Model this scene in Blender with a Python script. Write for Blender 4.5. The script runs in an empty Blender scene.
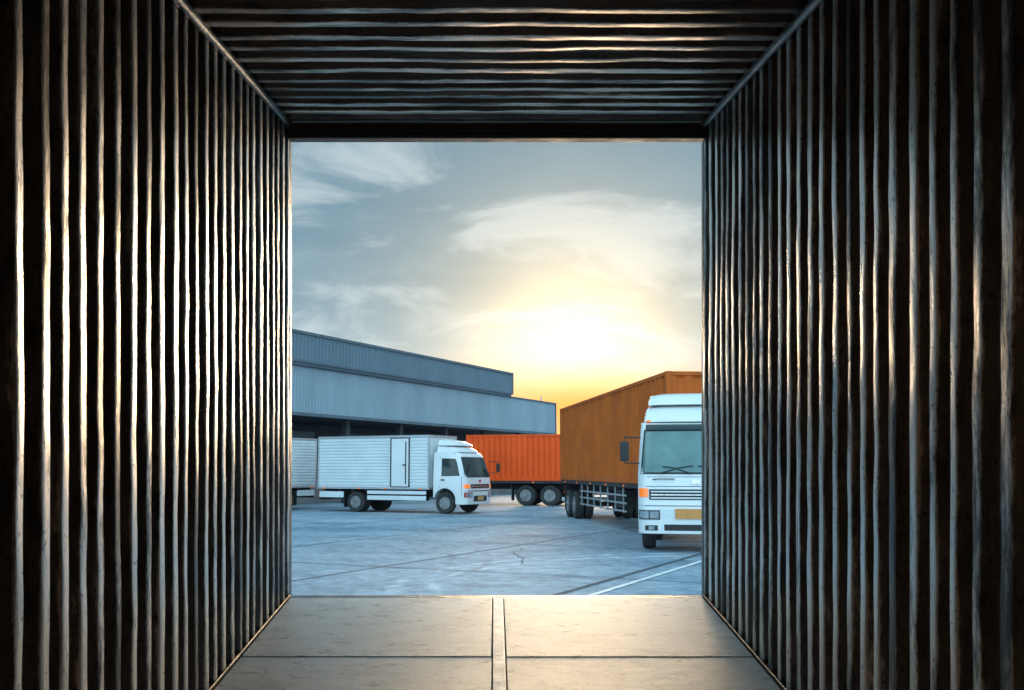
import bpy, bmesh, math, random
from mathutils import Vector, Matrix, noise
random.seed(7)
R = math.radians
scene = bpy.context.scene
TILT = math.atan(0.115)

# ------------------------------------------------------------------ helpers
def link(o, parent=None):
    scene.collection.objects.link(o)
    if parent: o.parent = parent
    return o

def empty(name, loc=(0,0,0), rot=(0,0,0), parent=None):
    e = bpy.data.objects.new(name, None)
    e.empty_display_size = 0.3
    e.location = loc; e.rotation_euler = rot
    return link(e, parent)

def mesh(name, verts, faces, mat, parent=None, smooth=False, bevel=0, seg=2, fixn=True):
    me = bpy.data.meshes.new(name)
    me.from_pydata([tuple(v) for v in verts], [], faces)
    if fixn:
        bm = bmesh.new(); bm.from_mesh(me)
        bmesh.ops.recalc_face_normals(bm, faces=bm.faces)
        bm.to_mesh(me); bm.free()
    me.materials.append(mat)
    o = bpy.data.objects.new(name, me)
    link(o, parent)
    if bevel:
        m = o.modifiers.new('bevel', 'BEVEL'); m.width = bevel; m.segments = seg
        m.limit_method = 'ANGLE'; m.angle_limit = R(35)
        m.harden_normals = False
    if smooth or bevel:
        for p in me.polygons: p.use_smooth = True
        try:
            me.set_sharp_from_angle(angle=R(38))
        except Exception: pass
    return o

def boxv(x0,x1,y0,y1,z0,z1):
    return [(x0,y0,z0),(x1,y0,z0),(x1,y1,z0),(x0,y1,z0),(x0,y0,z1),(x1,y0,z1),(x1,y1,z1),(x0,y1,z1)]
BF = [(0,3,2,1),(4,5,6,7),(0,1,5,4),(1,2,6,5),(2,3,7,6),(3,0,4,7)]
def box(name,parent,x0,x1,y0,y1,z0,z1,mat,bevel=0.0):
    return mesh(name, boxv(x0,x1,y0,y1,z0,z1), BF, mat, parent, bevel=bevel)
def boxes(name,parent,lst,mat,bevel=0.0):
    V=[];F=[]
    for b in lst:
        k=len(V); V+=boxv(*b); F+=[tuple(i+k for i in f) for f in BF]
    return mesh(name,V,F,mat,parent,bevel=bevel)
def tube(name,parent,pts,r,mat,n=8):
    V=[];F=[]
    pts=[Vector(p) for p in pts]
    for i,p in enumerate(pts):
        d=(pts[min(i+1,len(pts)-1)]-pts[max(i-1,0)]).normalized()
        a=d.cross(Vector((0,0,1)))
        if a.length<0.05: a=d.cross(Vector((1,0,0)))
        a.normalize(); b=d.cross(a)
        for k in range(n):
            t=2*math.pi*k/n
            V.append(p+a*math.cos(t)*r+b*math.sin(t)*r)
    for i in range(len(pts)-1):
        for k in range(n):
            F.append((i*n+k,i*n+(k+1)%n,(i+1)*n+(k+1)%n,(i+1)*n+k))
    F.append(tuple(range(n))); F.append(tuple(range((len(pts)-1)*n,len(pts)*n)))
    return mesh(name,V,F,mat,parent,smooth=True)
def lathe_y(name,parent,prof,c,mat,n=36):
    # prof: list of (r, y)
    V=[];F=[]
    for (r,y) in prof:
        for k in range(n):
            t=2*math.pi*k/n
            V.append((c[0]+r*math.cos(t),c[1]+y,c[2]+r*math.sin(t)))
    for i in range(len(prof)-1):
        for k in range(n):
            F.append((i*n+k,i*n+(k+1)%n,(i+1)*n+(k+1)%n,(i+1)*n+k))
    F.append(tuple(range(n))); F.append(tuple(range((len(prof)-1)*n,len(prof)*n)))
    return mesh(name,V,F,mat,parent,smooth=True)

# ------------------------------------------------------------------ materials
def mat(name, c1, c2=None, rough=0.5, rough2=None, metal=0.0, scale=3.0, bump=0.0, bscale=40.0,
        stretch=(1,1,1), lo=0.35, hi=0.65, coat=0.0, detail=4, emit=0.0, spec=0.5):
    m=bpy.data.materials.new(name); m.use_nodes=True
    nt=m.node_tree; N=nt.nodes; L=nt.links
    b=N['Principled BSDF']
    b.inputs['Metallic'].default_value=metal
    b.inputs['Roughness'].default_value=rough
    b.inputs['Specular IOR Level'].default_value=spec
    b.inputs['Coat Weight'].default_value=coat
    b.inputs['Coat Roughness'].default_value=0.08
    if c2 is None: c2=tuple(c*0.8 for c in c1)
    if emit:
        b.inputs['Emission Color'].default_value=(*c1,1); b.inputs['Emission Strength'].default_value=emit
    tc=N.new('ShaderNodeTexCoord'); mp=N.new('ShaderNodeMapping')
    mp.inputs['Scale'].default_value=stretch
    L.new(tc.outputs['Object'],mp.inputs['Vector'])
    nz=N.new('ShaderNodeTexNoise'); nz.inputs['Scale'].default_value=scale
    nz.inputs['Detail'].default_value=detail; nz.inputs['Roughness'].default_value=0.65
    L.new(mp.outputs[0],nz.inputs['Vector'])
    cr=N.new('ShaderNodeValToRGB')
    cr.color_ramp.elements[0].position=lo; cr.color_ramp.elements[0].color=(*c1,1)
    cr.color_ramp.elements[1].position=hi; cr.color_ramp.elements[1].color=(*c2,1)
    L.new(nz.outputs['Fac'],cr.inputs['Fac']); L.new(cr.outputs['Color'],b.inputs['Base Color'])
    if rough2 is not None:
        mr=N.new('ShaderNodeMapRange'); mr.inputs['From Min'].default_value=lo; mr.inputs['From Max'].default_value=hi
        mr.inputs['To Min'].default_value=rough; mr.inputs['To Max'].default_value=rough2
        L.new(nz.outputs['Fac'],mr.inputs['Value']); L.new(mr.outputs[0],b.inputs['Roughness'])
    if bump>0:
        n2=N.new('ShaderNodeTexNoise'); n2.inputs['Scale'].default_value=bscale; n2.inputs['Detail'].default_value=3
        L.new(mp.outputs[0],n2.inputs['Vector'])
        bp=N.new('ShaderNodeBump'); bp.inputs['Strength'].default_value=bump; bp.inputs['Distance'].default_value=0.01
        L.new(n2.outputs['Fac'],bp.inputs['Height']); L.new(bp.outputs[0],b.inputs['Normal'])
    return m

M={}
def rib_lit_metal(name,dark,dark2,bright,st,bstr=0.45,thr=0.52):
    """scuffed steel with ridge highlights and recess shade painted in, by how proud a point stands"""
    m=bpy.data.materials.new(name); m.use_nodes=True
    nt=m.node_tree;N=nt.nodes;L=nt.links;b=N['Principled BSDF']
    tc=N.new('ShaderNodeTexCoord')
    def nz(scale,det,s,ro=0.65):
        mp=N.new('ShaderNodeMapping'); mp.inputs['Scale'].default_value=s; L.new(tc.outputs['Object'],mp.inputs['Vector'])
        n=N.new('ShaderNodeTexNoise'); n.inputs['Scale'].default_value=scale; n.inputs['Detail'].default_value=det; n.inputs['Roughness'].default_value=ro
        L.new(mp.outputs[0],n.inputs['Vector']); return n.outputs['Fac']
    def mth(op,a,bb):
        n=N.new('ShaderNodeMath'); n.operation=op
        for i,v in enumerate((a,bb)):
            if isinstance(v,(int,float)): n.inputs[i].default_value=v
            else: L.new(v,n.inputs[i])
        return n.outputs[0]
    at=N.new('ShaderNodeAttribute'); at.attribute_name='rib_light'
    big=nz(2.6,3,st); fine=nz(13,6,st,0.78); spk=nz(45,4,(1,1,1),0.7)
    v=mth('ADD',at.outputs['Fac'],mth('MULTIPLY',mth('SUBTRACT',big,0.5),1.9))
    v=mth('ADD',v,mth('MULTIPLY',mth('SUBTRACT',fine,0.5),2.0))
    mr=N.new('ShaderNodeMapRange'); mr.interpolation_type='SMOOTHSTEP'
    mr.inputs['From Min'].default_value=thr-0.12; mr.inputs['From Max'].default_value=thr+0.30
    L.new(v,mr.inputs['Value']); rib_light=mr.outputs[0]
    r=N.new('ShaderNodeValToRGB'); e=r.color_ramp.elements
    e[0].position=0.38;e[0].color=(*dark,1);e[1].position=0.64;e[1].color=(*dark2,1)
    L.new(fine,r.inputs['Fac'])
    mx=N.new('ShaderNodeMixRGB'); L.new(rib_light,mx.inputs['Fac']); L.new(r.outputs[0],mx.inputs[1]); mx.inputs[2].default_value=(*bright,1)
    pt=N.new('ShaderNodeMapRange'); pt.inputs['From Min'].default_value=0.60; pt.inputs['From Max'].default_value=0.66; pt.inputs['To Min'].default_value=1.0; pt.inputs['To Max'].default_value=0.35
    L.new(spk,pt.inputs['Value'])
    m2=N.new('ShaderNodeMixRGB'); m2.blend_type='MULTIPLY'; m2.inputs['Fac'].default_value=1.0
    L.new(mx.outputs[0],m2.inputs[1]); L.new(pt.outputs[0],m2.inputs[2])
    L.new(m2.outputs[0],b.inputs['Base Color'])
    L.new(mth('ADD',mth('MULTIPLY',rib_light,0.50),0.45),b.inputs['Metallic'])
    L.new(mth('ADD',mth('MULTIPLY',fine,0.40),mth('SUBTRACT',0.16,mth('MULTIPLY',rib_light,0.05))),b.inputs['Roughness'])
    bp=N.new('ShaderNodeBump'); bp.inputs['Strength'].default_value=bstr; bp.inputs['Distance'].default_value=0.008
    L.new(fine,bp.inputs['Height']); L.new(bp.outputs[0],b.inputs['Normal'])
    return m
M['wall']=rib_lit_metal('container_wall_rib_lit_steel',(0.055,0.049,0.046),(0.16,0.145,0.135),(0.80,0.71,0.64),(1,1,0.24))  # rib highlights and shaded recesses are put into the base colour
M['ceil']=rib_lit_metal('container_roof_rib_lit_steel',(0.05,0.036,0.030),(0.15,0.105,0.085),(0.66,0.50,0.40),(0.22,1,1),thr=0.66)  # roof ribs get the same painted bright ridges and dark hollows
M['rail']=mat('container_rail_steel',(0.06,0.052,0.05),(0.30,0.26,0.23),0.32,0.45,0.8,scale=5,bump=0.3)
M['header']=mat('container_header_steel',(0.02,0.016,0.014),(0.05,0.04,0.03),0.5,0.7,0.3,scale=6,bump=0.3)
M['strip']=mat('steel_floor_strip',(0.92,0.91,0.89),(0.74,0.72,0.69),0.35,0.5,0.0,scale=10,bump=0.2,spec=0.9)
M['white']=mat('white_paint',(0.84,0.84,0.82),(0.78,0.79,0.78),0.3,0.4,scale=1.5,coat=0.4)
M['boxwhite']=mat('box_aluminium_white',(0.80,0.83,0.83),(0.70,0.74,0.75),0.4,0.55,0.0,scale=1.2)
M['alu']=mat('aluminium_trim',(0.6,0.62,0.63),(0.45,0.47,0.48),0.3,0.5,0.6,scale=6)
M['glass']=mat('window_glass_dark',(0.03,0.045,0.045),(0.025,0.04,0.04),0.04)
M['wind']=mat('windscreen_glass',(0.17,0.28,0.26),(0.11,0.19,0.18),0.05,scale=1.2)
M['black']=mat('black_plastic',(0.02,0.02,0.022),(0.035,0.035,0.036),0.5,0.7,scale=8)
M['chassis']=mat('chassis_steel',(0.025,0.025,0.027),(0.06,0.052,0.046),0.55,0.8,0.2,scale=6)
M['tyre']=mat('tyre_rubber',(0.022,0.022,0.023),(0.05,0.047,0.044),0.75,0.9,scale=5,bump=0.3)
M['rim']=mat('wheel_rim_steel',(0.35,0.36,0.37),(0.18,0.17,0.16),0.4,0.6,0.4,scale=7)
M['chrome']=mat('headlamp_chrome',(0.75,0.77,0.78),(0.5,0.52,0.53),0.12,0.2,0.8,scale=20)
M['amber']=mat('amber_lens',(0.9,0.20,0.02),(0.8,0.15,0.02),0.15,scale=20,coat=0.5,emit=0.6)
M['redlens']=mat('red_lens',(0.6,0.03,0.02),(0.5,0.02,0.02),0.15,scale=20,coat=0.5)
M['plate']=mat('orange_plate',(0.75,0.34,0.10),(0.66,0.28,0.08),0.45,scale=9)
M['brown']=mat('container_rust_orange_paint',(0.66,0.145,0.02),(0.46,0.10,0.018),0.65,0.7,scale=0.8,detail=5,spec=0.2)
M['red']=mat('container_orange_red_paint',(1.0,0.105,0.008),(0.86,0.085,0.008),0.5,0.6,scale=0.7,detail=4,spec=0.3)
M['fasc_hi']=mat('upper_metal_cladding',(0.12,0.18,0.22),(0.16,0.22,0.26),0.45,0.6,0.1,scale=0.6,stretch=(1,1,0.3))
M['fasc_lo']=mat('lower_metal_cladding',(0.25,0.34,0.39),(0.32,0.41,0.46),0.45,0.6,0.1,scale=0.6,stretch=(1,1,0.3))
M['roof']=mat('roof_sheet',(0.25,0.27,0.28),(0.18,0.2,0.2),0.5,0.6,0.3,scale=1)
M['trim']=mat('building_trim',(0.12,0.16,0.19),(0.09,0.12,0.14),0.5,0.6,scale=2)
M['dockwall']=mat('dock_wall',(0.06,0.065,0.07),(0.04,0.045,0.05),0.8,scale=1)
M['concrete']=mat('dock_concrete',(0.22,0.22,0.22),(0.15,0.15,0.15),0.85,scale=1.5,bump=0.3)
M['door']=mat('roller_door',(0.12,0.15,0.17),(0.10,0.12,0.14),0.5,scale=2)
M['joint']=mat('joint_bitumen',(0.05,0.065,0.08),(0.10,0.12,0.135),0.9,scale=3)
M['paint']=mat('road_marking_paint',(0.85,0.86,0.85),(0.50,0.53,0.55),0.6,scale=5,lo=0.45,hi=0.75)
M['wood']=mat('timber_block',(0.25,0.16,0.09),(0.18,0.11,0.06),0.8,scale=4)

# plywood floor: worn, dusty, scratched
def floor_mat():
    m=bpy.data.materials.new('container_floor_plywood'); m.use_nodes=True
    nt=m.node_tree;N=nt.nodes;L=nt.links;b=N['Principled BSDF']
    tc=N.new('ShaderNodeTexCoord')
    def nz(scale,det,st=(1,1,1),ro=0.65):
        mp=N.new('ShaderNodeMapping'); mp.inputs['Scale'].default_value=st; L.new(tc.outputs['Object'],mp.inputs['Vector'])
        n=N.new('ShaderNodeTexNoise'); n.inputs['Scale'].default_value=scale; n.inputs['Detail'].default_value=det; n.inputs['Roughness'].default_value=ro
        L.new(mp.outputs[0],n.inputs['Vector']); return n
    a=nz(3.0,8,(1,1.4,1),0.80)
    r=N.new('ShaderNodeValToRGB'); e=r.color_ramp.elements
    e[0].position=0.36; e[0].color=(0.62,0.52,0.44,1); e[1].position=0.60; e[1].color=(0.93,0.85,0.77,1)
    k=e.new(0.47); k.color=(0.84,0.75,0.67,1)
    L.new(a.outputs['Fac'],r.inputs['Fac'])
    s=nz(12,8,(0.6,1.0,1),0.84)
    r2=N.new('ShaderNodeValToRGB'); r2.color_ramp.elements[0].position=0.38; r2.color_ramp.elements[0].color=(0.22,0.18,0.15,1)
    r2.color_ramp.elements[1].position=0.45; r2.color_ramp.elements[1].color=(1,1,1,1)
    L.new(s.outputs['Fac'],r2.inputs['Fac'])
    mx=N.new('ShaderNodeMixRGB'); mx.blend_type='MULTIPLY'; mx.inputs['Fac'].default_value=0.85
    L.new(r.outputs[0],mx.inputs[1]); L.new(r2.outputs[0],mx.inputs[2]); L.new(mx.outputs[0],b.inputs['Base Color'])
    b.inputs['Roughness'].default_value=0.48
    b.inputs['Specular IOR Level'].default_value=0.8
    bp=N.new('ShaderNodeBump'); bp.inputs['Strength'].default_value=0.5; bp.inputs['Distance'].default_value=0.006
    L.new(s.outputs['Fac'],bp.inputs['Height']); L.new(bp.outputs[0],b.inputs['Normal'])
    return m
M['floor']=floor_mat()

def ground_mat():
    m=bpy.data.materials.new('yard_concrete'); m.use_nodes=True
    nt=m.node_tree;N=nt.nodes;L=nt.links;b=N['Principled BSDF']
    tc=N.new('ShaderNodeTexCoord')
    def nz(scale,det,ro=0.6,st=(1,1,1)):
        mp=N.new('ShaderNodeMapping'); mp.inputs['Scale'].default_value=st; mp.inputs['Rotation'].default_value=(0,0,R(25))
        L.new(tc.outputs['Object'],mp.inputs['Vector'])
        n=N.new('ShaderNodeTexNoise'); n.inputs['Scale'].default_value=scale; n.inputs['Detail'].default_value=det; n.inputs['Roughness'].default_value=ro
        L.new(mp.outputs[0],n.inputs['Vector']); return n
    a=nz(0.22,7,0.65)
    r=N.new('ShaderNodeValToRGB'); e=r.color_ramp.elements
    e[0].position=0.34; e[0].color=(0.21,0.295,0.36,1); e[1].position=0.66; e[1].color=(0.46,0.56,0.63,1)
    L.new(a.outputs['Fac'],r.inputs['Fac'])
    f=nz(3.5,8,0.8)
    r2=N.new('ShaderNodeValToRGB'); r2.color_ramp.elements[0].position=0.34; r2.color_ramp.elements[0].color=(0.42,0.44,0.47,1)
    r2.color_ramp.elements[1].position=0.6; r2.color_ramp.elements[1].color=(1,1,1,1)
    L.new(f.outputs['Fac'],r2.inputs['Fac'])
    mx=N.new('ShaderNodeMixRGB'); mx.blend_type='MULTIPLY'; mx.inputs['Fac'].default_value=0.85
    L.new(r.outputs[0],mx.inputs[1]); L.new(r2.outputs[0],mx.inputs[2])
    # oil and water stains
    st=nz(0.7,4,0.6,(0.5,1,1))
    r3=N.new('ShaderNodeValToRGB'); r3.color_ramp.elements[0].position=0.32; r3.color_ramp.elements[0].color=(0.55,0.58,0.62,1)
    r3.color_ramp.elements[1].position=0.42; r3.color_ramp.elements[1].color=(1,1,1,1)
    L.new(st.outputs['Fac'],r3.inputs['Fac'])
    mx3=N.new('ShaderNodeMixRGB'); mx3.blend_type='MULTIPLY'; mx3.inputs['Fac'].default_value=0.8
    L.new(mx.outputs[0],mx3.inputs[1]); L.new(r3.outputs[0],mx3.inputs[2])
    last=mx3.outputs[0]
    brk=nz(1.3,5,0.7)
    for (cx,cy,rad,w,col) in [(4.5,15.5,6.0,0.16,(0.72,0.77,0.8,1)),(4.5,15.5,5.4,0.13,(0.7,0.75,0.78,1)),(-9,20,8.2,0.14,(0.16,0.19,0.22,1)),(-9,20,8.9,0.12,(0.17,0.2,0.23,1))]:
        mp=N.new('ShaderNodeVectorMath'); mp.operation='SUBTRACT'; mp.inputs[1].default_value=(cx,cy,0)
        L.new(tc.outputs['Object'],mp.inputs[0])
        ln=N.new('ShaderNodeVectorMath'); ln.operation='LENGTH'; L.new(mp.outputs[0],ln.inputs[0])
        s=N.new('ShaderNodeMath'); s.operation='SUBTRACT'; s.inputs[1].default_value=rad; L.new(ln.outputs['Value'],s.inputs[0])
        ab=N.new('ShaderNodeMath'); ab.operation='ABSOLUTE'; L.new(s.outputs[0],ab.inputs[0])
        mr=N.new('ShaderNodeMapRange'); mr.inputs['From Min'].default_value=w; mr.inputs['From Max'].default_value=w*0.3
        mr.inputs['To Min'].default_value=0; mr.inputs['To Max'].default_value=1; L.new(ab.outputs[0],mr.inputs['Value'])
        br=N.new('ShaderNodeMapRange'); br.inputs['From Min'].default_value=0.45; br.inputs['From Max'].default_value=0.62; br.inputs['To Max'].default_value=0.8
        L.new(brk.outputs['Fac'],br.inputs['Value'])
        ml=N.new('ShaderNodeMath'); ml.operation='MULTIPLY'; L.new(mr.outputs[0],ml.inputs[0]); L.new(br.outputs[0],ml.inputs[1])
        mm=N.new('ShaderNodeMixRGB'); L.new(ml.outputs[0],mm.inputs['Fac']); L.new(last,mm.inputs[1]); mm.inputs[2].default_value=col
        last=mm.outputs[0]
    L.new(last,b.inputs['Base Color'])
    b.inputs['Roughness'].default_value=0.8
    b.inputs['Specular IOR Level'].default_value=0.2
    bp=N.new('ShaderNodeBump'); bp.inputs['Strength'].default_value=0.3; bp.inputs['Distance'].default_value=0.01
    L.new(f.outputs['Fac'],bp.inputs['Height']); L.new(bp.outputs[0],b.inputs['Normal'])
    return m
M['ground']=ground_mat()

# ------------------------------------------------------------------ shipping container (camera stands inside)
C=empty('shipping_container',(0.015,5.809,1.039),(TILT,0,0))
HW=1.175; H=2.68; YB=-7.4
def corr_profile(y0,y1,p,depth,jit=0.0,fl=0.33):
    """list of (y, outward offset, painted brightness of this rib)"""
    pts=[]; y=y0
    while y>y1:
        q=p*(1+random.uniform(-jit,jit)); dd=depth*(1+random.uniform(-0.2,0.2)); rib_lum=random.uniform(0.50,1.02)
        f2=fl+random.uniform(-0.04,0.04)
        a=f2*q; s=(0.5-f2)*q; c=0.004
        for (t,o) in [(0,0),(a*0.5,0),(a-c,0),(a,0.0015),(a+c,0.006),(a+s-c,dd-0.006),(a+s,dd-0.0015),(a+s+c,dd),
                      (2*a+s-c,dd),(2*a+s,dd-0.0015),(2*a+s+c,dd-0.006),(2*a+2*s-c,0.006),(2*a+2*s,0.0015)]:
            pts.append((y-t,o,rib_lum))
        y-=q
    pts.append((y,0,0.9))
    return [pt for pt in pts if pt[0]>=y1-0.01]
def corr_sheet(name,prof,place,n2,mat_,parent,amp=0.003,seed=0,thick=0.004):
    V=[];F=[];m=len(prof);W=[]
    for j in range(n2+1):
        t=j/n2
        for i,(y,o,rib_lum) in enumerate(prof):
            fade=min(1,4*t,4*(1-t))
            dn=noise.noise(Vector((y*2.3+seed,t*3.0,seed)))*amp*1.8*fade+noise.noise(Vector((y*14+seed,t*16.0,seed+5)))*amp*1.2*fade
            dy=noise.noise(Vector((y*6+seed,t*9.0,seed+9)))*amp*1.1*fade
            V.append(place(y+dy,o+dn,t))
            W.append(max(0.0,1.0-o/0.009)*rib_lum)  # painted light: full on inner flats, fading to none down the slopes
    for j in range(n2):
        for i in range(m-1):
            F.append((j*m+i,j*m+i+1,(j+1)*m+i+1,(j+1)*m+i))
    o=mesh(name,V,F,mat_,parent,smooth=True,fixn=False)
    at=o.data.attributes.new('rib_light','FLOAT','POINT')
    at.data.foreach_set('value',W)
    s=o.modifiers.new('sheet','SOLIDIFY'); s.thickness=thick; s.offset=0
    return o
pr=corr_profile(-0.03,YB,0.136,0.028,0.15)
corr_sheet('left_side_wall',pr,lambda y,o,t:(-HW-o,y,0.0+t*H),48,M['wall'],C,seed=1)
pr=corr_profile(-0.03,YB,0.136,0.028,0.15)
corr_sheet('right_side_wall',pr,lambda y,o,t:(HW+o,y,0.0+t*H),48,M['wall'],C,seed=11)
pr=corr_profile(-0.10,YB,0.16,0.026,0.16)
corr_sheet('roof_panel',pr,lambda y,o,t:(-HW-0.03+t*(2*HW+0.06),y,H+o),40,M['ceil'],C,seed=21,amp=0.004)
# rails
def wob(x,z,n=40,a=0.003,s=0):
    return [(x+noise.noise(Vector((i*0.7,s,0)))*a,-0.02+(YB+0.02)*i/n,z+noise.noise(Vector((i*0.7,s,9)))*a) for i in range(n+1)]
tube('top_rail_1',C,wob(-HW+0.012,H-0.018,s=1),0.022,M['rail'],12)
tube('top_rail_2',C,wob(HW-0.012,H-0.018,s=2),0.022,M['rail'],12)
boxes('bottom_rails',C,[(-HW-0.06,-HW+0.008,YB,-0.03,-0.12,0.014),(HW-0.008,HW+0.06,YB,-0.03,-0.12,0.014)],M['header'],0.004)
boxes('outer_top_rails',C,[(-HW-0.10,-HW-0.045,YB,-0.03,H-0.02,H+0.05),(HW+0.045,HW+0.10,YB,-0.03,H-0.02,H+0.05)],M['header'],0.006)
# end frames
box('door_header',C,-HW-0.1,HW+0.1,-0.09,0.03,H-0.095,H+0.06,M['header'],0.01)
boxes('header_lip',C,[(-HW+0.02,HW-0.02,-0.105,-0.092,H-0.06,H-0.015)],M['header'],0.004)
boxes('corner_posts',C,[(-HW-0.12,-HW+0.004,-0.028,0.03,-0.12,H-0.098),(HW-0.004,HW+0.12,-0.028,0.03,-0.12,H-0.098)],M['rail'],0.006)
boxes('corner_posts_b',C,[(-HW-0.12,-HW+0.004,YB-0.1,YB-0.014,-0.12,H+0.03),(HW-0.004,HW+0.12,YB-0.1,YB-0.014,-0.12,H+0.03)],M['header'],0.006)
pr=corr_profile(HW-0.005,-HW+0.005,0.2,0.03,0.02)
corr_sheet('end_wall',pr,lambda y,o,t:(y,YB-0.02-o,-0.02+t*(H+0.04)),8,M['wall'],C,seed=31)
box('door_sill',C,-HW-0.1,HW+0.1,-0.05,0.03,-0.14,-0.003,M['rail'],0.006)
boxes('corner_castings',C,[(sx-0.09,sx+0.09,sy-0.09,sy+0.09,sz-0.06,sz+0.06) for sx in (-HW-0.11,HW+0.11) for sy in (-0.06,YB-0.03) for sz in (-0.12,H+0.06)],M['header'],0.01)
# floor panels
gap=0.004; ys=[-0.052,-1.15,-2.37,-3.59,-4.81,-6.03,YB]
panels=[]
for i in range(6):
    for (a,b) in ((-HW+0.009,-0.023),(0.038,HW-0.009)):
        dz=random.uniform(-0.0015,0.0015)
        panels.append((a+0.003,b-0.003,ys[i+1]+gap,ys[i]-gap,-0.028,dz))
boxes('floor_panels',C,panels,M['floor'],0.003)
box('floor_strip',C,-0.020,0.035,YB,-0.052,-0.028,0.0045,M['strip'],0.002)
box('underfloor',C,-HW-0.04,HW+0.04,YB,-0.03,-0.10,-0.03,M['chassis'])
boxes('cross_members',C,[(-HW,HW,y,y+0.05,-0.19,-0.10) for y in [-0.5-0.6*i for i in range(11)]],M['chassis'])
S=empty('support_blocks',(0,0,0))
boxes('timber_stack',S,[(sx-0.25,sx+0.25,4.9,5.5,0.2*k+0.002,0.2*k+0.19) for sx in (-1.0,1.0) for k in range(4)],M['wood'],0.01)

# ------------------------------------------------------------------ ground
GS=3000
g=mesh('ground',[(-GS,-GS,0),(GS,-GS,0),(GS,GS,0),(-GS,GS,0)],[(0,1,2,3)],M['ground'])
bd=Vector((0.447,0.894,0)).normalized(); pn=Vector((bd.y,-bd.x,0))
def strip_quads(segs,w,z):
    V=[];F=[]
    for pts in segs:
        for i in range(len(pts)-1):
            a=Vector((*pts[i],0)); b=Vector((*pts[i+1],0)); d=(b-a).normalized(); n=Vector((-d.y,d.x,0))*w*0.5
            k=len(V); V+=[a-n,b-n,b+n,a+n]; F.append((k,k+1,k+2,k+3))
    return [(v.x,v.y,z) for v in V],F
segs=[]
o0=Vector((0.79,14.2,0))
for k in range(-7,12):
    if k==0: continue
    s=o0+pn*(4.45*k); segs.append([((s+bd*t).x,(s+bd*t).y) for t in (-8,70)])
V,F=strip_quads(segs,0.06,0.004); mesh('pavement_joints',V,F,M['joint'],fixn=False)
segs=[]
for k in range(0,12):
    s=o0+bd*(2.6+6.1*k); segs.append([((s+pn*t).x,(s+pn*t).y) for t in (-31,49)])
V,F=strip_quads(segs,0.035,0.006); mesh('pavement_cross_joints',V,F,M['joint'],fixn=False)
V,F=strip_quads([[((o0+bd*t).x,(o0+bd*t).y) for t in (-8,70)]],0.10,0.008); mesh('drain_channel',V,F,M['joint'],fixn=False)
s=o0+pn*0.47
V,F=strip_quads([[((s+bd*t).x,(s+bd*t).y) for t in (-3,7.5)]],0.10,0.010); mesh('painted_line',V,F,M['paint'],fixn=False)
segs=[]
for (x,y,a,n) in [(-3.5,17,0.2,26),(1.0,24,2.7,22),(-6,27,0.5,24),(0.5,19,1.2,14)]:
    pts=[(x,y)]
    for i in range(n):
        a+=random.uniform(-0.35,0.35); x+=0.28*math.cos(a); y+=0.28*math.sin(a); pts.append((x,y))
    segs.append(pts)
V,F=strip_quads(segs,0.018,0.012); mesh('pavement_cracks',V,F,M['joint'],fixn=False)

# ------------------------------------------------------------------ loading dock warehouse
B=empty('loading_dock_warehouse',(-9.9,48.0,0),(0,0,math.atan2(bd.y,bd.x)))
X0=-22; XL=33.4; XU=25.0
def ribbed(name,x0,x1,y,z0,z1,p,d,m,parent):
    V=[];F=[];x=x0
    pts=[]
    while x<x1:
        pts+= [(x,0),(x+p*0.55,0),(x+p*0.65,-d),(x+p*0.9,-d)]; x+=p
    pts=[q for q in pts if q[0]<x1]+[(x1,0)]
    for (a,o) in pts: V+=[(a,y+o,z0),(a,y+o,z1)]
    for i in range(len(pts)-1): F.append((2*i,2*i+2,2*i+3,2*i+1))
    return mesh(name,V,F,m,parent,fixn=False)
box('upper_storey',B,X0,XU,0.06,26,6.9,8.5,M['fasc_hi'])
ribbed('upper_cladding',X0,XU,0.0,7.12,8.42,0.30,0.035,M['fasc_hi'],B)
boxes('upper_trim',B,[(X0,XU+0.05,-0.10,0.1,8.42,8.56),(X0,XU+0.05,-0.08,0.1,7.02,7.12),(XU,XU+0.06,-0.08,0.25,7.02,8.42)],M['trim'])
box('upper_roof',B,X0,XU+0.05,0.1,26,8.502,8.54,M['roof'])
box('lower_fascia_core',B,X0,XL,0.36,0.5,4.5,6.86,M['fasc_lo'])
ribbed('lower_cladding',X0,XL,0.30,4.58,6.84,0.25,0.03,M['fasc_lo'],B)
boxes('lower_trim',B,[(X0,XL+0.05,0.2,0.52,6.84,6.94),(X0,XL+0.05,0.2,0.55,4.42,4.58),(XL,XL+0.08,0.22,0.5,4.58,6.84)],M['trim'])
box('canopy_end',B,XL-0.12,XL,0.51,26,4.45,6.83,M['fasc_lo'])
box('lower_roof',B,XU+0.07,XL,0.55,26,6.84,6.92,M['roof'])
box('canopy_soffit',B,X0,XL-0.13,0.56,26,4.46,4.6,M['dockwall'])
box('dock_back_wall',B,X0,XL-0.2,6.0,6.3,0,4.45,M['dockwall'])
box('dock_end_wall',B,XL-0.3,XL-0.15,6.4,26,0,4.44,M['fasc_lo'])
box('dock_platform',B,X0,XL-0.5,2.4,5.98,0,1.2,M['concrete'],0.02)
cols=[];bump=[];doors=[];lin=[]
x=X0+1
while x<XL-1:
    cols.append((x,x+0.3,0.75,1.05,0,4.45))
    doors.append((x+1.3,x+4.1,5.93,5.99,1.2,4.0))
    for zz in range(9): lin.append((x+1.3,x+4.1,5.915,5.928,1.45+zz*0.3,1.47+zz*0.3))
    bump+= [(x+1.5,x+1.75,2.3,2.398,0.7,1.15),(x+3.6,x+3.85,2.3,2.398,0.7,1.15)]
    x+=5.4
boxes('columns',B,cols,M['dockwall'],0.01); boxes('roller_doors',B,doors,M['door'])
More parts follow.
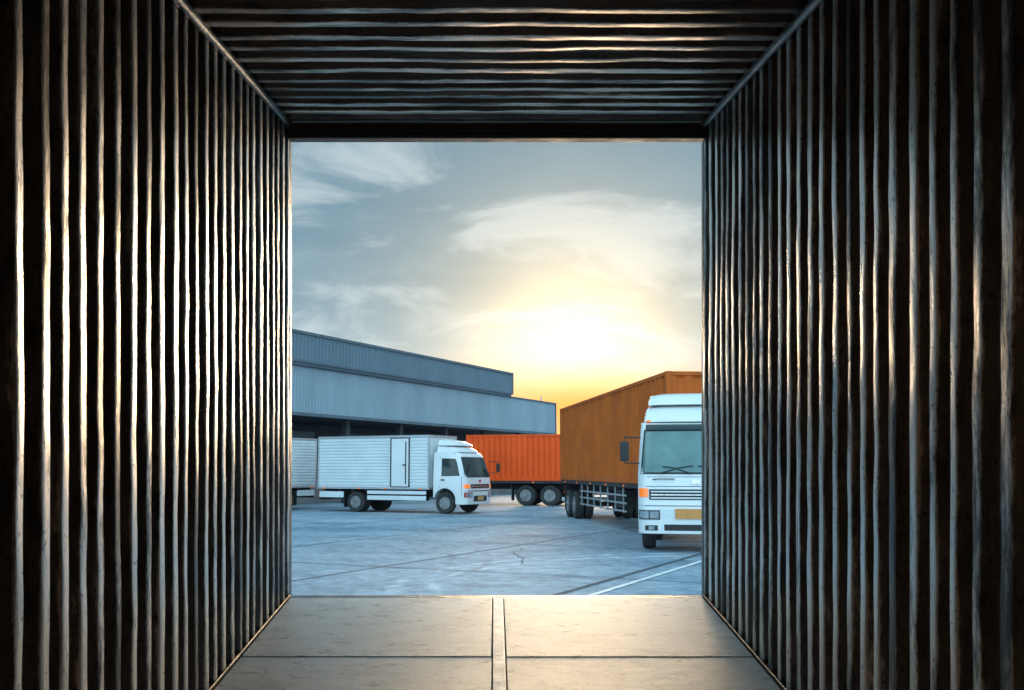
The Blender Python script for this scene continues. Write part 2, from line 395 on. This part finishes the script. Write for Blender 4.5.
boxes('door_slats',B,lin,M['trim']); boxes('dock_bumpers',B,bump,M['black'],0.02)
tube('roof_vent_pipe',B,[(XL-0.6,1.2,6.9),(XL-0.6,1.2,7.5)],0.06,M['alu'])

# ------------------------------------------------------------------ vehicles
def wheel(p,x,y,r,w,side,name='wheel'):
    s=side
    yo=s*w*0.5
    tp=[(r*0.58,-yo),(r*0.93,-yo),(r*0.985,-yo*0.8),(r,-yo*0.55),(r,yo*0.55),(r*0.985,yo*0.8),(r*0.93,yo),(r*0.62,yo),(r*0.58,yo*0.9)]
    lathe_y(name+'_tyre',p,tp,(x,y,r),M['tyre'],40)
    rp=[(r*0.585,yo*0.95),(r*0.56,yo*1.02),(r*0.52,yo*0.9),(r*0.48,yo*0.45),(r*0.30,yo*0.35),(r*0.27,yo*0.85),(r*0.14,yo*0.95),(r*0.12,yo*1.25),(r*0.02,yo*1.28)]
    lathe_y(name+'_rim',p,rp,(x,y,r),M['rim'],32)
    hb=[]
    for k in range(8):
        a=2*math.pi*k/8; cx=x+math.cos(a)*r*0.39; cz=r+math.sin(a)*r*0.39; h=r*0.045
        ya,yb=sorted((y+yo*0.3,y+yo*0.44))
        hb.append((cx-h,cx+h,ya,yb,cz-h,cz+h))
    boxes(name+'_hand_holes',p,hb,M['black'])

def curve(s):
    s=abs(s)
    return 0.02*s*s + (0.0 if s<0.8 else 0.20*((s-0.8)/0.2)**2.6)

class Cab:
    def __init__(self,p,W,front,top,rear_x,bottom,axle_x,arch_r,belt,taper,paint):
        self.p=p;self.W=W;self.front=front;self.belt=belt;self.taper=taper
        S=[-1,-.985,-.96,-.93,-.9,-.86,-.8,-.6,-.3,0,.3,.6,.8,.86,.9,.93,.96,.985,1]
        pr=[(x,z,1) for (z,x) in front]
        pr+=[(x,z,0) for (x,z) in top]
        pr.append((rear_x,belt,0)); pr.append((rear_x,bottom+0.25,0))
        pr.append((axle_x-arch_r,bottom+0.25,0))
        for k in range(1,12):
            a=math.pi-math.pi*k/12
            pr.append((axle_x+arch_r*math.cos(a),max(bottom,0.52+arch_r*math.sin(a)),0))
        pr.append((axle_x+arch_r,bottom,0))
        V=[];n=len(pr)
        for s in S:
            for (x,z,f) in pr:
                V.append((x-(curve(s) if f else 0),s*self.hw(z),z))
        F=[]
        for j in range(len(S)-1):
            for i in range(n):
                F.append((j*n+i,j*n+(i+1)%n,(j+1)*n+(i+1)%n,(j+1)*n+i))
        ib=[i for i,(x,z,f) in enumerate(pr) if abs(z-belt)<1e-4]
        a,b=ib[0],ib[-1]
        up=list(range(a,b+1)); lo=list(range(b,n))+list(range(0,a+1))
        for j in (0,len(S)-1):
            F.append(tuple(j*n+i for i in up)); F.append(tuple(j*n+i for i in lo))
        mesh('cab_body',V,F,paint,p,bevel=0.025,seg=3)
    def hw(self,z):
        return self.W/2*(1-max(0,z-self.belt)*self.taper)
    def fx(self,z):
        f=self.front
        if z<=f[0][0]: return f[0][1]
        for (z0,x0),(z1,x1) in zip(f,f[1:]):
            if z<=z1: return x0+(x1-x0)*(z-z0)/(z1-z0)
        return f[-1][1]
    def patch(self,name,s0,s1,z0,z1,m,off=0.01,s0t=None,s1t=None,ns=14,thick=0.02,bevel=0.006):
        nz_=5; V=[];F=[]
        s0t=s0 if s0t is None else s0t; s1t=s1 if s1t is None else s1t
        for back in (0,1):
            for j in range(nz_+1):
                t=j/nz_; z=z0+(z1-z0)*t
                for i in range(ns+1):
                    s=(s0+(s0t-s0)*t)+((s1+(s1t-s1)*t)-(s0+(s0t-s0)*t))*i/ns
                    V.append((self.fx(z)-curve(s)+(off if not back else off-thick),s*self.hw(z),z))
        m1=(ns+1);K=m1*(nz_+1)
        for j in range(nz_):
            for i in range(ns):
                a=j*m1+i; F.append((a,a+1,a+m1+1,a+m1)); F.append((K+a,K+a+m1,K+a+m1+1,K+a+1))
        per=[i for i in range(ns)]+[j*m1+ns for j in range(nz_)]+[nz_*m1+ns-i for i in range(ns)]+[(nz_-j)*m1 for j in range(nz_)]
        for a,b in zip(per,per[1:]+per[:1]): F.append((a,b,K+b,K+a))
        return mesh(name,V,F,m,self.p,smooth=True)
    def side(self,name,poly,m,off=0.006):
        for sgn,nm in ((-1,'_r'),(1,'_l')):
            V=[(x,sgn*(self.hw(z)+off),z) for (x,z) in poly]; n=len(V)
            V+=[(x,sgn*(self.hw(z)-0.02),z) for (x,z) in poly]
            F=[tuple(range(n)),tuple(range(2*n-1,n-1,-1))]+[(i,(i+1)%n,n+(i+1)%n,n+i) for i in range(n)]
            mesh(name+nm,V,F,m,self.p)

def mirror_arm(p,cab,x,z,out,h,name='mirror',big=True):
    for s,nm in ((-1,'_r'),(1,'_l')):
        y1=s*(cab.W/2+out)
        tube(name+'_arm'+nm,p,[(x-0.2,s*(cab.hw(z+h*0.6)-0.02),z+h*0.6),(x+0.1,y1,z+h*0.6),(x+0.12,y1,z+h*0.3)],0.014,M['black'])
        tube(name+'_arm_low'+nm,p,[(x-0.2,s*(cab.hw(z-h*0.5)-0.02),z-h*0.5),(x+0.1,y1,z-h*0.5),(x+0.12,y1,z-h*0.3)],0.014,M['black'])
        box(name+nm,p,x+0.06,x+0.17,min(y1-0.09,y1+0.09),max(y1-0.09,y1+0.09),z-h*0.42,z+h*0.42,M['black'],0.03)

def wind_deflector(p,x0,x1,hw0,z0,z1,m):
    V=[];F=[]
    prof=[(x0,z0),(x0-0.04,z0+(z1-z0)*0.25),(x0-0.28,z0+(z1-z0)*0.78),(x0-0.42,z1-0.03),(x0-0.6,z1),(x1,z1),(x1,z0)]
    S=[-1,-.97,-.9,-.7,-.35,0,.35,.7,.9,.97,1]
    n=len(prof)
    for s in S:
        for i,(x,z) in enumerate(prof):
            cx=0.12*abs(s)**5 if i<5 else 0
            V.append((x-cx,s*hw0*(1-0.06*(z-z0)/(z1-z0)),z-(0.06*abs(s)**8 if i in(3,4,5) else 0)))
    for j in range(len(S)-1):
        for i in range(n): F.append((j*n+i,j*n+(i+1)%n,(j+1)*n+(i+1)%n,(j+1)*n+i))
    F.append(tuple(range(n))); F.append(tuple(range((len(S)-1)*n,len(S)*n)))
    mesh('wind_deflector',V,F,m,p,bevel=0.02,seg=3)

def big_tractor(p):
    front=[(0.40,-0.02),(0.95,0.02),(1.05,0.0),(1.68,-0.06),(2.62,-0.34),(2.72,-0.42)]
    top=[(-0.60,2.79),(-2.0,2.82),(-2.1,2.74)]
    c=Cab(p,2.46,front,top,-2.1,0.36,-1.35,0.62,1.68,0.05,M['white'])
    c.patch('windscreen_seal',-0.95,0.95,1.66,2.62,M['black'],0.008,-0.93,0.93,ns=30)
    c.patch('windscreen',-0.92,0.92,1.70,2.59,M['wind'],0.016,-0.90,0.90,ns=30)
    c.patch('sun_visor',-0.90,0.90,2.62,2.74,M['glass'],0.06,ns=20,thick=0.03)
    c.patch('cowl_panel_seam',-0.90,0.90,1.60,1.61,M['black'],0.004,ns=20)
    c.patch('upper_grille',-0.80,0.80,1.12,1.34,M['black'],0.012,ns=20)
    for k in range(3):
        c.patch('grille_slat_%d'%k,-0.77,0.77,1.145+k*0.066,1.172+k*0.066,M['chrome'] if k%2 else M['boxwhite'],0.03,ns=20,thick=0.015)
    c.patch('panel_seam',-0.86,0.86,1.395,1.407,M['black'],0.004,ns=20)
    c.patch('panel_seam_low',-0.99,0.99,0.985,1.0,M['black'],0.004,ns=30)
    c.patch('emblem',-0.07,0.07,1.45,1.53,M['chrome'],0.02,ns=4)
    for s in (-1,1):
        a,b=sorted((s*0.82,s*0.985))
        c.patch('turn_lamp_%d'%(s>0),a,b,1.18,1.36,M['amber'],0.02,ns=8)
        a,b=sorted((s*0.62,s*0.985))
        c.patch('headlamp_housing_%d'%(s>0),a,b,0.70,0.90,M['black'],0.012,ns=12)
        a,b=sorted((s*0.81,s*0.97))
        c.patch('headlamp_outer_%d'%(s>0),a,b,0.725,0.875,M['chrome'],0.022,ns=8)
        a,b=sorted((s*0.64,s*0.79))
        c.patch('headlamp_inner_%d'%(s>0),a,b,0.725,0.875,M['chrome'],0.022,ns=8)
        a,b=sorted((s*0.66,s*0.88))
        c.patch('fog_recess_%d'%(s>0),a,b,0.47,0.58,M['black'],0.006,ns=8)
        a,b=sorted((s*0.72,s*0.82))
        c.patch('fog_lamp_%d'%(s>0),a,b,0.485,0.565,M['chrome'],0.014,ns=5)
        tube('wiper_%d'%(s>0),p,[(c.fx(1.68)+0.04,s*0.75,1.68),(c.fx(1.80)+0.045,s*0.35,1.80),(c.fx(1.84)+0.045,s*0.05,1.84)],0.012,M['black'],6)
        tube('grab_%d'%(s>0),p,[(c.fx(1.55)+0.0,s*0.9,1.55),(c.fx(1.5)+0.05,s*0.8,1.56),(c.fx(1.5)+0.05,s*0.5,1.56),(c.fx(1.5)+0.0,s*0.45,1.56)],0.012,M['black'],6)
    tube('wiper_mid',p,[(c.fx(1.68)+0.04,-0.1,1.68),(c.fx(1.8)+0.045,-0.45,1.80),(c.fx(1.83)+0.045,-0.7,1.83)],0.012,M['black'],6)
    c.patch('plate_lamp_bar',-0.60,0.60,0.74,0.92,M['boxwhite'],0.006,ns=12)
    c.patch('number_plate',-0.36,0.36,0.72,0.93,M['plate'],0.03,ns=10)
    c.patch('lower_intake',-0.55,0.55,0.47,0.60,M['black'],0.006,ns=10)
    c.side('door_window',[(-0.45,1.75),(-0.62,2.45),(-1.35,2.5),(-1.35,1.72)],M['glass'])
    c.side('door_seam_front',[(-0.33,0.75),(-0.33,1.68),(-0.345,1.68),(-0.345,0.75)],M['black'],0.003)
    c.side('door_seam_rear',[(-1.45,1.1),(-1.45,2.6),(-1.465,2.6),(-1.465,1.1)],M['black'],0.003)
    c.side('door_handle',[(-1.2,1.5),(-1.2,1.56),(-1.4,1.56),(-1.4,1.5)],M['black'],0.03)
    c.side('steps',[(-0.35,0.5),(-0.35,0.56),(-0.68,0.56),(-0.68,0.5)],M['black'],0.01)
    wind_deflector(p,-0.50,-1.95,1.10,2.80,3.20,M['white'])
    wind_deflector(p,-0.72,-1.93,1.02,3.19,3.48,M['white'])
    boxes('marker_lamps',p,[(-0.56,-0.50,y-0.05,y+0.05,2.80,2.84) for y in (-1.0,1.0)],M['amber'],0.01)
    mirror_arm(p,c,-0.05,2.15,0.26,0.5)
    boxes('frame_rails',p,[(-5.9,-0.4,-0.45,-0.33,0.72,0.98),(-5.9,-0.4,0.33,0.45,0.72,0.98),(-0.6,-0.3,-0.9,0.9,0.55,0.8)],M['chassis'])
    for s in (-1,1):
        wheel(p,-1.35,s*1.06,0.50,0.28,s,'front_wheel_%d'%(s>0))
        wheel(p,-4.3,s*1.05,0.50,0.34,s,'drive_wheel_%d'%(s>0))
        wheel(p,-5.5,s*1.05,0.50,0.34,s,'drive_wheel_b_%d'%(s>0))
    tube('fuel_tank',p,[(-2.3,-0.85,0.72),(-3.4,-0.85,0.72)],0.3,M['alu'],20)
    tube('axle',p,[(-1.35,-0.95,0.5),(-1.35,0.95,0.5)],0.07,M['chassis'])
    box('cab_inner',p,-2.0,-0.3,-1.0,1.0,0.75,1.2,M['black'])

def cargo(p,L,W,z0,z1,m,pitch=0.28,d=0.036):
    def prof(a,b):
        out=[];x=a
        while x<b-pitch:
            out+=[(x,0),(x+pitch*0.25,0),(x+pitch*0.5,d),(x+pitch*0.75,d)];x+=pitch
        out=[q for q in out if q[0]<b]; out.append((b,0)); return out
    pr=prof(-L+0.12,-0.12)
    for s,nm in ((-1,'r'),(1,'l')):
        V=[];F=[]
        for (x,o) in pr: V+=[(x,s*(W/2-o),z0+0.14),(x,s*(W/2-o),z1-0.1)]
        for i in range(len(pr)-1): F.append((2*i,2*i+2,2*i+3,2*i+1))
        mesh('side_panel_'+nm,V,F,m,p,fixn=False)
    pr=prof(-W/2+0.12,W/2-0.12)
    for x,sg,nm in ((-0.02,1,'front'),(-L+0.02,-1,'rear')):
        V=[];F=[]
        for (y,o) in pr: V+=[(x-sg*o,y,z0+0.14),(x-sg*o,y,z1-0.1)]
        for i in range(len(pr)-1): F.append((2*i,2*i+2,2*i+3,2*i+1))
        mesh('end_panel_'+nm,V,F,m,p,fixn=False)
    h=W/2
    boxes('container_frame',p,
      [(-L+0.12,-0.12,-h-0.01,-h+0.06,z0,z0+0.14),(-L+0.12,-0.12,h-0.06,h+0.01,z0,z0+0.14),
       (-L+0.12,-0.12,-h-0.01,-h+0.06,z1-0.1,z1),(-L+0.12,-0.12,h-0.06,h+0.01,z1-0.1,z1),
       (-0.12,0.0,-h-0.015,-h+0.12,z0,z1+0.005),(-0.12,0.0,h-0.12,h+0.015,z0,z1+0.005),
       (-L,-L+0.12,-h-0.015,-h+0.12,z0,z1+0.005),(-L,-L+0.12,h-0.12,h+0.015,z0,z1+0.005),
       (-0.10,-0.002,-h+0.12,h-0.12,z0,z0+0.14),(-0.10,-0.002,-h+0.12,h-0.12,z1-0.1,z1),
       (-L+0.002,-L+0.10,-h+0.12,h-0.12,z0,z0+0.14),(-L+0.002,-L+0.10,-h+0.12,h-0.12,z1-0.1,z1)],m,0.008)
    boxes('container_roof',p,[(-L+0.1,-0.1,-h+0.06,h-0.06,z1-0.03,z1-0.01)],m)
    boxes('container_floor',p,[(-L+0.1,-0.1,-h+0.06,h-0.06,z0+0.02,z0+0.12)],M['chassis'])

def trailer_chassis(p,L,W,z0,axles,guards,r=0.5,white_rails=True):
    boxes('chassis_beams',p,[(-L+0.1,-0.2,-0.5,-0.36,z0-0.42,z0-0.02),(-L+0.1,-0.2,0.36,0.5,z0-0.42,z0-0.02)]+
          [(x,x+0.1,-W/2+0.05,W/2-0.05,z0-0.16,z0-0.02) for x in [-L+0.3+i*1.2 for i in range(int(L/1.2))]],M['chassis'])
    boxes('side_rail',p,[(-L+0.05,-0.3,-W/2,-W/2+0.06,z0-0.13,z0-0.004),(-L+0.05,-0.3,W/2-0.06,W/2,z0-0.13,z0-0.004)],M['chassis'],0.005)
    for i,x in enumerate(axles):
        for s in (-1,1):
            wheel(p,x,s*(W/2-0.17),r,0.3,s,'trailer_wheel_%d%s'%(i,'l' if s>0 else 'r'))
            wheel(p,x,s*(W/2-0.52),r,0.28,s,'trailer_inner_wheel_%d%s'%(i,'l' if s>0 else 'r'))
        tube('axle_%d'%i,p,[(x,-W/2+0.2,r),(x,W/2-0.2,r)],0.07,M['chassis'])
        boxes('leaf_spring_%d'%i,p,[(x-0.5,x+0.5,-0.48,-0.38,r+0.08,r+0.16),(x-0.5,x+0.5,0.38,0.48,r+0.08,r+0.16)],M['chassis'])
    boxes('mud_flaps',p,[(min(axles)-0.72,min(axles)-0.7,s*(W/2-0.32)-0.28,s*(W/2-0.32)+0.28,0.25,z0-0.1) for s in (-1,1)],M['black'])
    boxes('landing_legs',p,[(-3.1,-2.98,s*0.75-0.06,s*0.75+0.06,0.12,z0-0.05) for s in (-1,1)]+[(-3.2,-2.88,s*0.75-0.15,s*0.75+0.15,0.02,0.12) for s in (-1,1)],M['chassis'],0.01)
    if guards:
        g0,g1=guards; lst=[]
        for s in (-1,1):
            y=s*(W/2-0.03)
            for zz in (0.55,0.78,1.0): lst.append((g0,g1,y-0.015,y+0.015,zz,zz+0.05))
            x=g0+0.05
            while x<g1: lst.append((x,x+0.05,y-0.04*s-0.02,y-0.04*s+0.02,0.52,z0-0.05)); x+=1.05
        boxes('side_guard_rails',p,lst,M['alu'] if white_rails else M['chassis'],0.004)
    boxes('rear_bumper',p,[(-L-0.03,-L+0.08,-W/2+0.05,W/2-0.05,0.55,0.7)],M['white'],0.01)
    boxes('rear_lamps',p,[(-L-0.05,-L,s*0.95-0.18,s*0.95+0.18,0.85,0.97) for s in (-1,1)],M['redlens'],0.01)
    boxes('side_markers',p,[(x,x+0.08,s*(W/2+0.012)-0.012,s*(W/2+0.012)+0.012,z0-0.10,z0-0.05) for s in (-1,1) for x in [-L+1.0+2.4*i for i in range(int(L/2.4))]],M['amber'],0.003)
    tube('air_tank',p,[(-L*0.55,-0.75,z0-0.45),(-L*0.55+0.9,-0.75,z0-0.45)],0.16,M['chassis'],14)
    boxes('tool_box',p,[(-L*0.42,-L*0.42+0.9,-W/2+0.12,-W/2+0.55,z0-0.75,z0-0.2)],M['chassis'],0.02)

T=empty('semi_truck',(5.44,24.33,0),(0,0,math.atan2(-0.9946,0.104)))
cargo(T,15.3,2.5,1.38,4.14,M['brown'],0.40,0.05)
trailer_chassis(T,15.3,2.5,1.38,[-12.6,-13.9],(-11.4,-4.5))
TR=empty('tractor_unit',(2.81,-1.46,0),(0,0,R(-17.5)),T)
big_tractor(TR)

T2=empty('semi_trailer',(10.73,48.7,0),(0,0,R(-14.2)))
cargo(T2,12.2,2.5,1.22,3.50,M['red'])
trailer_chassis(T2,12.2,2.5,1.22,[-9.15,-7.95],(-6.6,-3.6),0.5,False)

def box_truck(name,loc,rot):
    p=empty(name,loc,(0,0,rot))
    front=[(0.38,-0.02),(0.85,0.01),(1.0,0.0),(1.48,-0.05),(2.28,-0.34),(2.38,-0.42)]
    top=[(-0.58,2.45),(-1.5,2.48),(-1.58,2.42)]
    c=Cab(p,2.2,front,top,-1.58,0.38,-1.05,0.50,1.48,0.06,M['white'])
    c.patch('windscreen_seal',-0.94,0.94,1.46,2.27,M['black'],0.008,-0.91,0.91,ns=30)
    c.patch('windscreen',-0.91,0.91,1.50,2.24,M['glass'],0.016,-0.88,0.88,ns=30)
    c.patch('grille',-0.72,0.72,1.02,1.18,M['black'],0.012,ns=16)
    c.patch('grille_bar',-0.7,0.7,1.085,1.11,M['chrome'],0.025,ns=16)
    c.patch('emblem',-0.07,0.07,1.27,1.35,M['redlens'],0.02,ns=4)
    c.patch('bumper_gap',-0.97,0.97,0.90,0.93,M['black'],0.008,ns=24)
    c.patch('bumper_intake',-0.5,0.5,0.5,0.72,M['black'],0.012,ns=12)
    c.patch('number_plate',-0.22,0.22,0.54,0.70,M['plate'],0.03,ns=6)
    for s in (-1,1):
        a,b=sorted((s*0.80,s*0.985)); c.patch('turn_lamp_%d'%(s>0),a,b,1.02,1.18,M['amber'],0.018,ns=8)
        a,b=sorted((s*0.60,s*0.98)); c.patch('headlamp_housing_%d'%(s>0),a,b,0.66,0.86,M['redlens'],0.010,ns=10)
        a,b=sorted((s*0.63,s*0.94)); c.patch('headlamp_%d'%(s>0),a,b,0.68,0.83,M['chrome'],0.02,ns=8)
        tube('wiper_%d'%(s>0),p,[(c.fx(1.5)+0.04,s*0.7,1.48),(c.fx(1.6)+0.04,s*0.2,1.6)],0.01,M['black'],6)
    c.side('door_window',[(-0.36,1.52),(-0.50,2.05),(-0.58,2.2),(-1.2,2.22),(-1.2,1.50)],M['glass'])
    c.side('door_seam_front',[(-0.27,0.7),(-0.27,1.47),(-0.285,1.47),(-0.285,0.7)],M['black'],0.003)
    c.side('door_seam_rear',[(-1.28,1.05),(-1.28,2.3),(-1.295,2.3),(-1.295,1.05)],M['black'],0.003)
    c.side('door_handle',[(-1.05,1.33),(-1.05,1.38),(-1.22,1.38),(-1.22,1.33)],M['black'],0.03)
    wind_deflector(p,-0.50,-1.5,0.95,2.46,2.74,M['white'])
    wind_deflector(p,-0.72,-1.48,0.90,2.73,2.98,M['white'])
    mirror_arm(p,c,0.02,1.85,0.22,0.42)
    x0,x1,z0,z1,h=-7.3,-1.75,0.98,3.17,1.15
    box('cargo_body',p,x0+0.03,x1-0.03,-h+0.03,h-0.03,z0+0.02,z1-0.02,M['boxwhite'])
    lst=[];z=z0+0.14
    while z<z1-0.12:
        for s in (-1,1):
            lst.append((x0+0.07,x1-0.07,min(s*(h-0.034),s*(h-0.004)),max(s*(h-0.034),s*(h-0.004)),z,z+0.075))
        z+=0.13
    boxes('cargo_body_ribs',p,lst,M['boxwhite'],0.006)
    boxes('cargo_body_frame',p,[(x0,x1,s*(h-0.03)-0.035,s*(h-0.03)+0.035,zz,zz+0.09) for s in (-1,1) for zz in (z0-0.02,z1-0.09)]+
          [(xx,xx+0.07,s*(h-0.03)-0.038,s*(h-0.03)+0.038,z0+0.07,z1-0.09) for s in (-1,1) for xx in (x0,x1-0.07)]+
          [(xx,xx+0.07,-h+0.07,h-0.07,zz,zz+0.09) for xx in (x0,x1-0.07) for zz in (z0-0.02,z1-0.09)],M['alu'],0.006)
    for s,nm in ((-1,'r'),(1,'l')):
        a,b=sorted((s*(h-0.02),s*(h+0.012)))
        box('side_door_'+nm,p,-3.55,-2.72,a,b,z0+0.10,z1-0.13,M['white'],0.006)
        a,b=sorted((s*(h-0.02),s*(h+0.022)))
        boxes('side_door_frame_'+nm,p,[(-3.60,-3.55,a,b,z0+0.08,z1-0.11),(-2.72,-2.67,a,b,z0+0.08,z1-0.11),(-3.55,-2.72,a,b,z1-0.13,z1-0.10),(-3.55,-2.72,a,b,z0+0.075,z0+0.10)],M['black'])
        a,b=sorted((s*(h+0.013),s*(h+0.045)))
        boxes('side_door_bar_'+nm,p,[(-2.86,-2.83,a,b,z0+0.2,z1-0.25),(-3.0,-2.83,a,b,z0+0.95,z0+1.0)],M['chassis'])
    boxes('rear_doors',p,[(x0-0.012,x0+0.03,-h+0.08,-0.01,z0+0.08,z1-0.1),(x0-0.012,x0+0.03,0.01,h-0.08,z0+0.08,z1-0.1)],M['white'],0.006)
    for y in (-0.55,-0.2,0.2,0.55): tube('lock_rod',p,[(x0-0.035,y,z0+0.05),(x0-0.035,y,z1-0.08)],0.014,M['alu'],6)
    boxes('frame_rails',p,[(x0+0.1,-0.4,-0.42,-0.32,0.66,0.88),(x0+0.1,-0.4,0.32,0.42,0.66,0.88)]+[(x,x+0.08,-1.05,1.05,0.86,0.96) for x in [-7.0+0.7*i for i in range(8)]],M['chassis'])
    lst=[]
    for s in (-1,1):
        a,b=sorted((s*(h-0.05),s*(h-0.02)))
        lst+=[(-4.75,-1.9,a,b,0.52,0.70),(-4.75,-1.9,a,b,0.76,0.90),(-7.2,-5.95,a,b,0.6,0.85)]
    boxes('side_skirts',p,lst,M['boxwhite'],0.006)
    boxes('battery_box',p,[(-3.0,-2.1,-0.95,-0.5,0.5,0.85),(-4.2,-3.2,-0.95,-0.5,0.48,0.85)],M['chassis'],0.02)
    boxes('rear_bumper',p,[(x0-0.02,x0+0.08,-1.0,1.0,0.5,0.62)],M['chassis'])
    boxes('rear_lamps',p,[(x0-0.03,x0+0.02,s*0.9-0.15,s*0.9+0.15,0.72,0.84) for s in (-1,1)],M['redlens'])
    boxes('body_markers',p,[(x,x+0.1,min(s*h,s*(h+0.02)),max(s*h,s*(h+0.02)),z0-0.015,z0+0.03) for s in (-1,1) for x in (-7.0,-5.2,-3.9,-2.2)],M['amber'])
    for s in (-1,1):
        wheel(p,-1.05,s*0.96,0.43,0.24,s,'front_wheel_%d'%(s>0))
        wheel(p,-5.35,s*0.97,0.43,0.26,s,'rear_wheel_%d'%(s>0))
        wheel(p,-5.35,s*0.67,0.43,0.26,s,'rear_inner_wheel_%d'%(s>0))
    tube('front_axle',p,[(-1.05,-0.9,0.43),(-1.05,0.9,0.43)],0.06,M['chassis'])
    tube('rear_axle',p,[(-5.35,-0.9,0.43),(-5.35,0.9,0.43)],0.09,M['chassis'])
    boxes('mud_flaps',p,[(-5.95,-5.93,s*0.82-0.28,s*0.82+0.28,0.2,0.8) for s in (-1,1)],M['black'])
    box('cab_inner',p,-1.5,-0.3,-0.75,0.75,0.6,1.1,M['black'])
    return p
box_truck('box_truck',(-0.55,40.96,0),R(-27))
box_truck('box_truck.001',(-12.4,40.0,0),R(-116.6))

# ------------------------------------------------------------------ sky + sun
SAZ=R(4.6); SEL=R(5.8)
sund=Vector((math.sin(SAZ)*math.cos(SEL),math.cos(SAZ)*math.cos(SEL),math.sin(SEL)))
w=bpy.data.worlds.new('World'); scene.world=w; w.use_nodes=True
nt=w.node_tree;N=nt.nodes;L=nt.links
bg=N['Background']
sky=N.new('ShaderNodeTexSky'); sky.sky_type='NISHITA'; sky.sun_disc=False
sky.sun_elevation=SEL; sky.sun_rotation=SAZ; sky.air_density=1.0; sky.dust_density=1.0; sky.ozone_density=1.5
def math_(op,a,b=None,clamp=False):
    n=N.new('ShaderNodeMath'); n.operation=op; n.use_clamp=clamp
    for i,v in enumerate((a,b)):
        if v is None: continue
        if isinstance(v,(int,float)): n.inputs[i].default_value=v
        else: L.new(v,n.inputs[i])
    return n.outputs[0]
def mix(f,a,b,mode='MIX'):
    n=N.new('ShaderNodeMixRGB'); n.blend_type=mode
    for i,v in zip((0,1,2),(f,a,b)):
        if isinstance(v,(int,float)): n.inputs[i].default_value=v
        elif isinstance(v,tuple): n.inputs[i].default_value=v
        else: L.new(v,n.inputs[i])
    return n.outputs[0]
tc=N.new('ShaderNodeTexCoord'); sp=N.new('ShaderNodeSeparateXYZ'); L.new(tc.outputs['Generated'],sp.inputs[0])
X,Y,Z=sp.outputs
zc=math_('ADD',math_('MAXIMUM',Z,0.0),0.17)
cb=N.new('ShaderNodeCombineXYZ'); L.new(math_('DIVIDE',X,zc),cb.inputs[0]); L.new(math_('DIVIDE',Y,zc),cb.inputs[1])
def cl(scale,det,rough,off,dist=0.4,st=(1,1,1)):
    mp=N.new('ShaderNodeMapping'); mp.inputs['Location'].default_value=off; mp.inputs['Scale'].default_value=st; mp.inputs['Rotation'].default_value=(0,0,R(-20))
    L.new(cb.outputs[0],mp.inputs['Vector'])
    n=N.new('ShaderNodeTexNoise'); n.inputs['Scale'].default_value=scale; n.inputs['Detail'].default_value=det
    n.inputs['Roughness'].default_value=rough; n.inputs['Distortion'].default_value=dist
    L.new(mp.outputs[0],n.inputs['Vector']); return n.outputs['Fac']
def rmp(v,a,b,c=0.0,d=1.0):
    n=N.new('ShaderNodeMapRange'); n.interpolation_type='SMOOTHSTEP'
    n.inputs['From Min'].default_value=a; n.inputs['From Max'].default_value=b; n.inputs['To Min'].default_value=c; n.inputs['To Max'].default_value=d
    L.new(v,n.inputs['Value']); return n.outputs[0]
dt=N.new('ShaderNodeVectorMath'); dt.operation='DOT_PRODUCT'; L.new(tc.outputs['Generated'],dt.inputs[0]); dt.inputs[1].default_value=sund
D=math_('MAXIMUM',dt.outputs['Value'],0.0)
base=mix(1.0,sky.outputs[0],(0.05,0.05,0.05,1),'MULTIPLY')
base=mix(0.88,base,(0.165,0.345,0.47,1))
c1=rmp(cl(1.7,7,0.60,(3.1,1.7,0),0.7),0.46,0.66)
c2=rmp(cl(0.9,4,0.55,(7.3,2.2,1.0)),0.42,0.62)
col=mix(math_('MULTIPLY',c2,0.5),base,(0.115,0.25,0.35,1))
col=mix(math_('MULTIPLY',c1,0.75),col,(0.56,0.68,0.74,1))
hz=rmp(Z,0.0,0.24,1.0,0.0)
col=mix(math_('MULTIPLY',hz,0.66),col,(0.56,0.76,0.86,1))
g0=math_('POWER',D,42.0)
g1=math_('POWER',D,110.0)
g2=math_('POWER',D,420.0)
col=mix(1.0,col,mix(1.0,(0.27,0.18,0.07,1),g0,'MULTIPLY'),'ADD')
col=mix(1.0,col,mix(1.0,(0.58,0.40,0.16,1),g1,'MULTIPLY'),'ADD')
col=mix(1.0,col,mix(1.0,(1.2,0.8,0.3,1),g2,'MULTIPLY'),'ADD')
# reddened band low under the sun
lowb=math_('MULTIPLY',math_('POWER',D,100.0),rmp(Z,0.06,0.125,0.96,0.0))
col=mix(lowb,col,(1.6,0.54,0.05,1))
# added fill light: sky multiplied brighter at the zenith and behind the camera
zb=rmp(Z,0.33,0.8,1.0,2.3)
bk=rmp(Y,0.0,-0.6,0.0,2.8)
col=mix(1.0,col,math_('ADD',zb,bk),'MULTIPLY')
L.new(col,bg.inputs['Color']); bg.inputs['Strength'].default_value=1.0

sl=bpy.data.lights.new('sun','SUN'); sl.energy=5.0; sl.angle=R(16); sl.color=(1.0,0.72,0.43)
so=bpy.data.objects.new('sun',sl); link(so)
so.rotation_euler=sund.to_track_quat('Z','Y').to_euler()

# ------------------------------------------------------------------ camera
cam=bpy.data.cameras.new('camera'); co=bpy.data.objects.new('camera',cam); link(co)
co.location=(0,0,1.75); co.rotation_euler=(R(90)+TILT,0,0)
cam.sensor_width=36; cam.lens=1000/1024*36; cam.shift_x=18/1024; cam.shift_y=10/1024
cam.clip_start=0.05; cam.clip_end=6000
scene.camera=co
scene.view_settings.view_transform='Standard'; scene.view_settings.look='None'; scene.view_settings.exposure=0
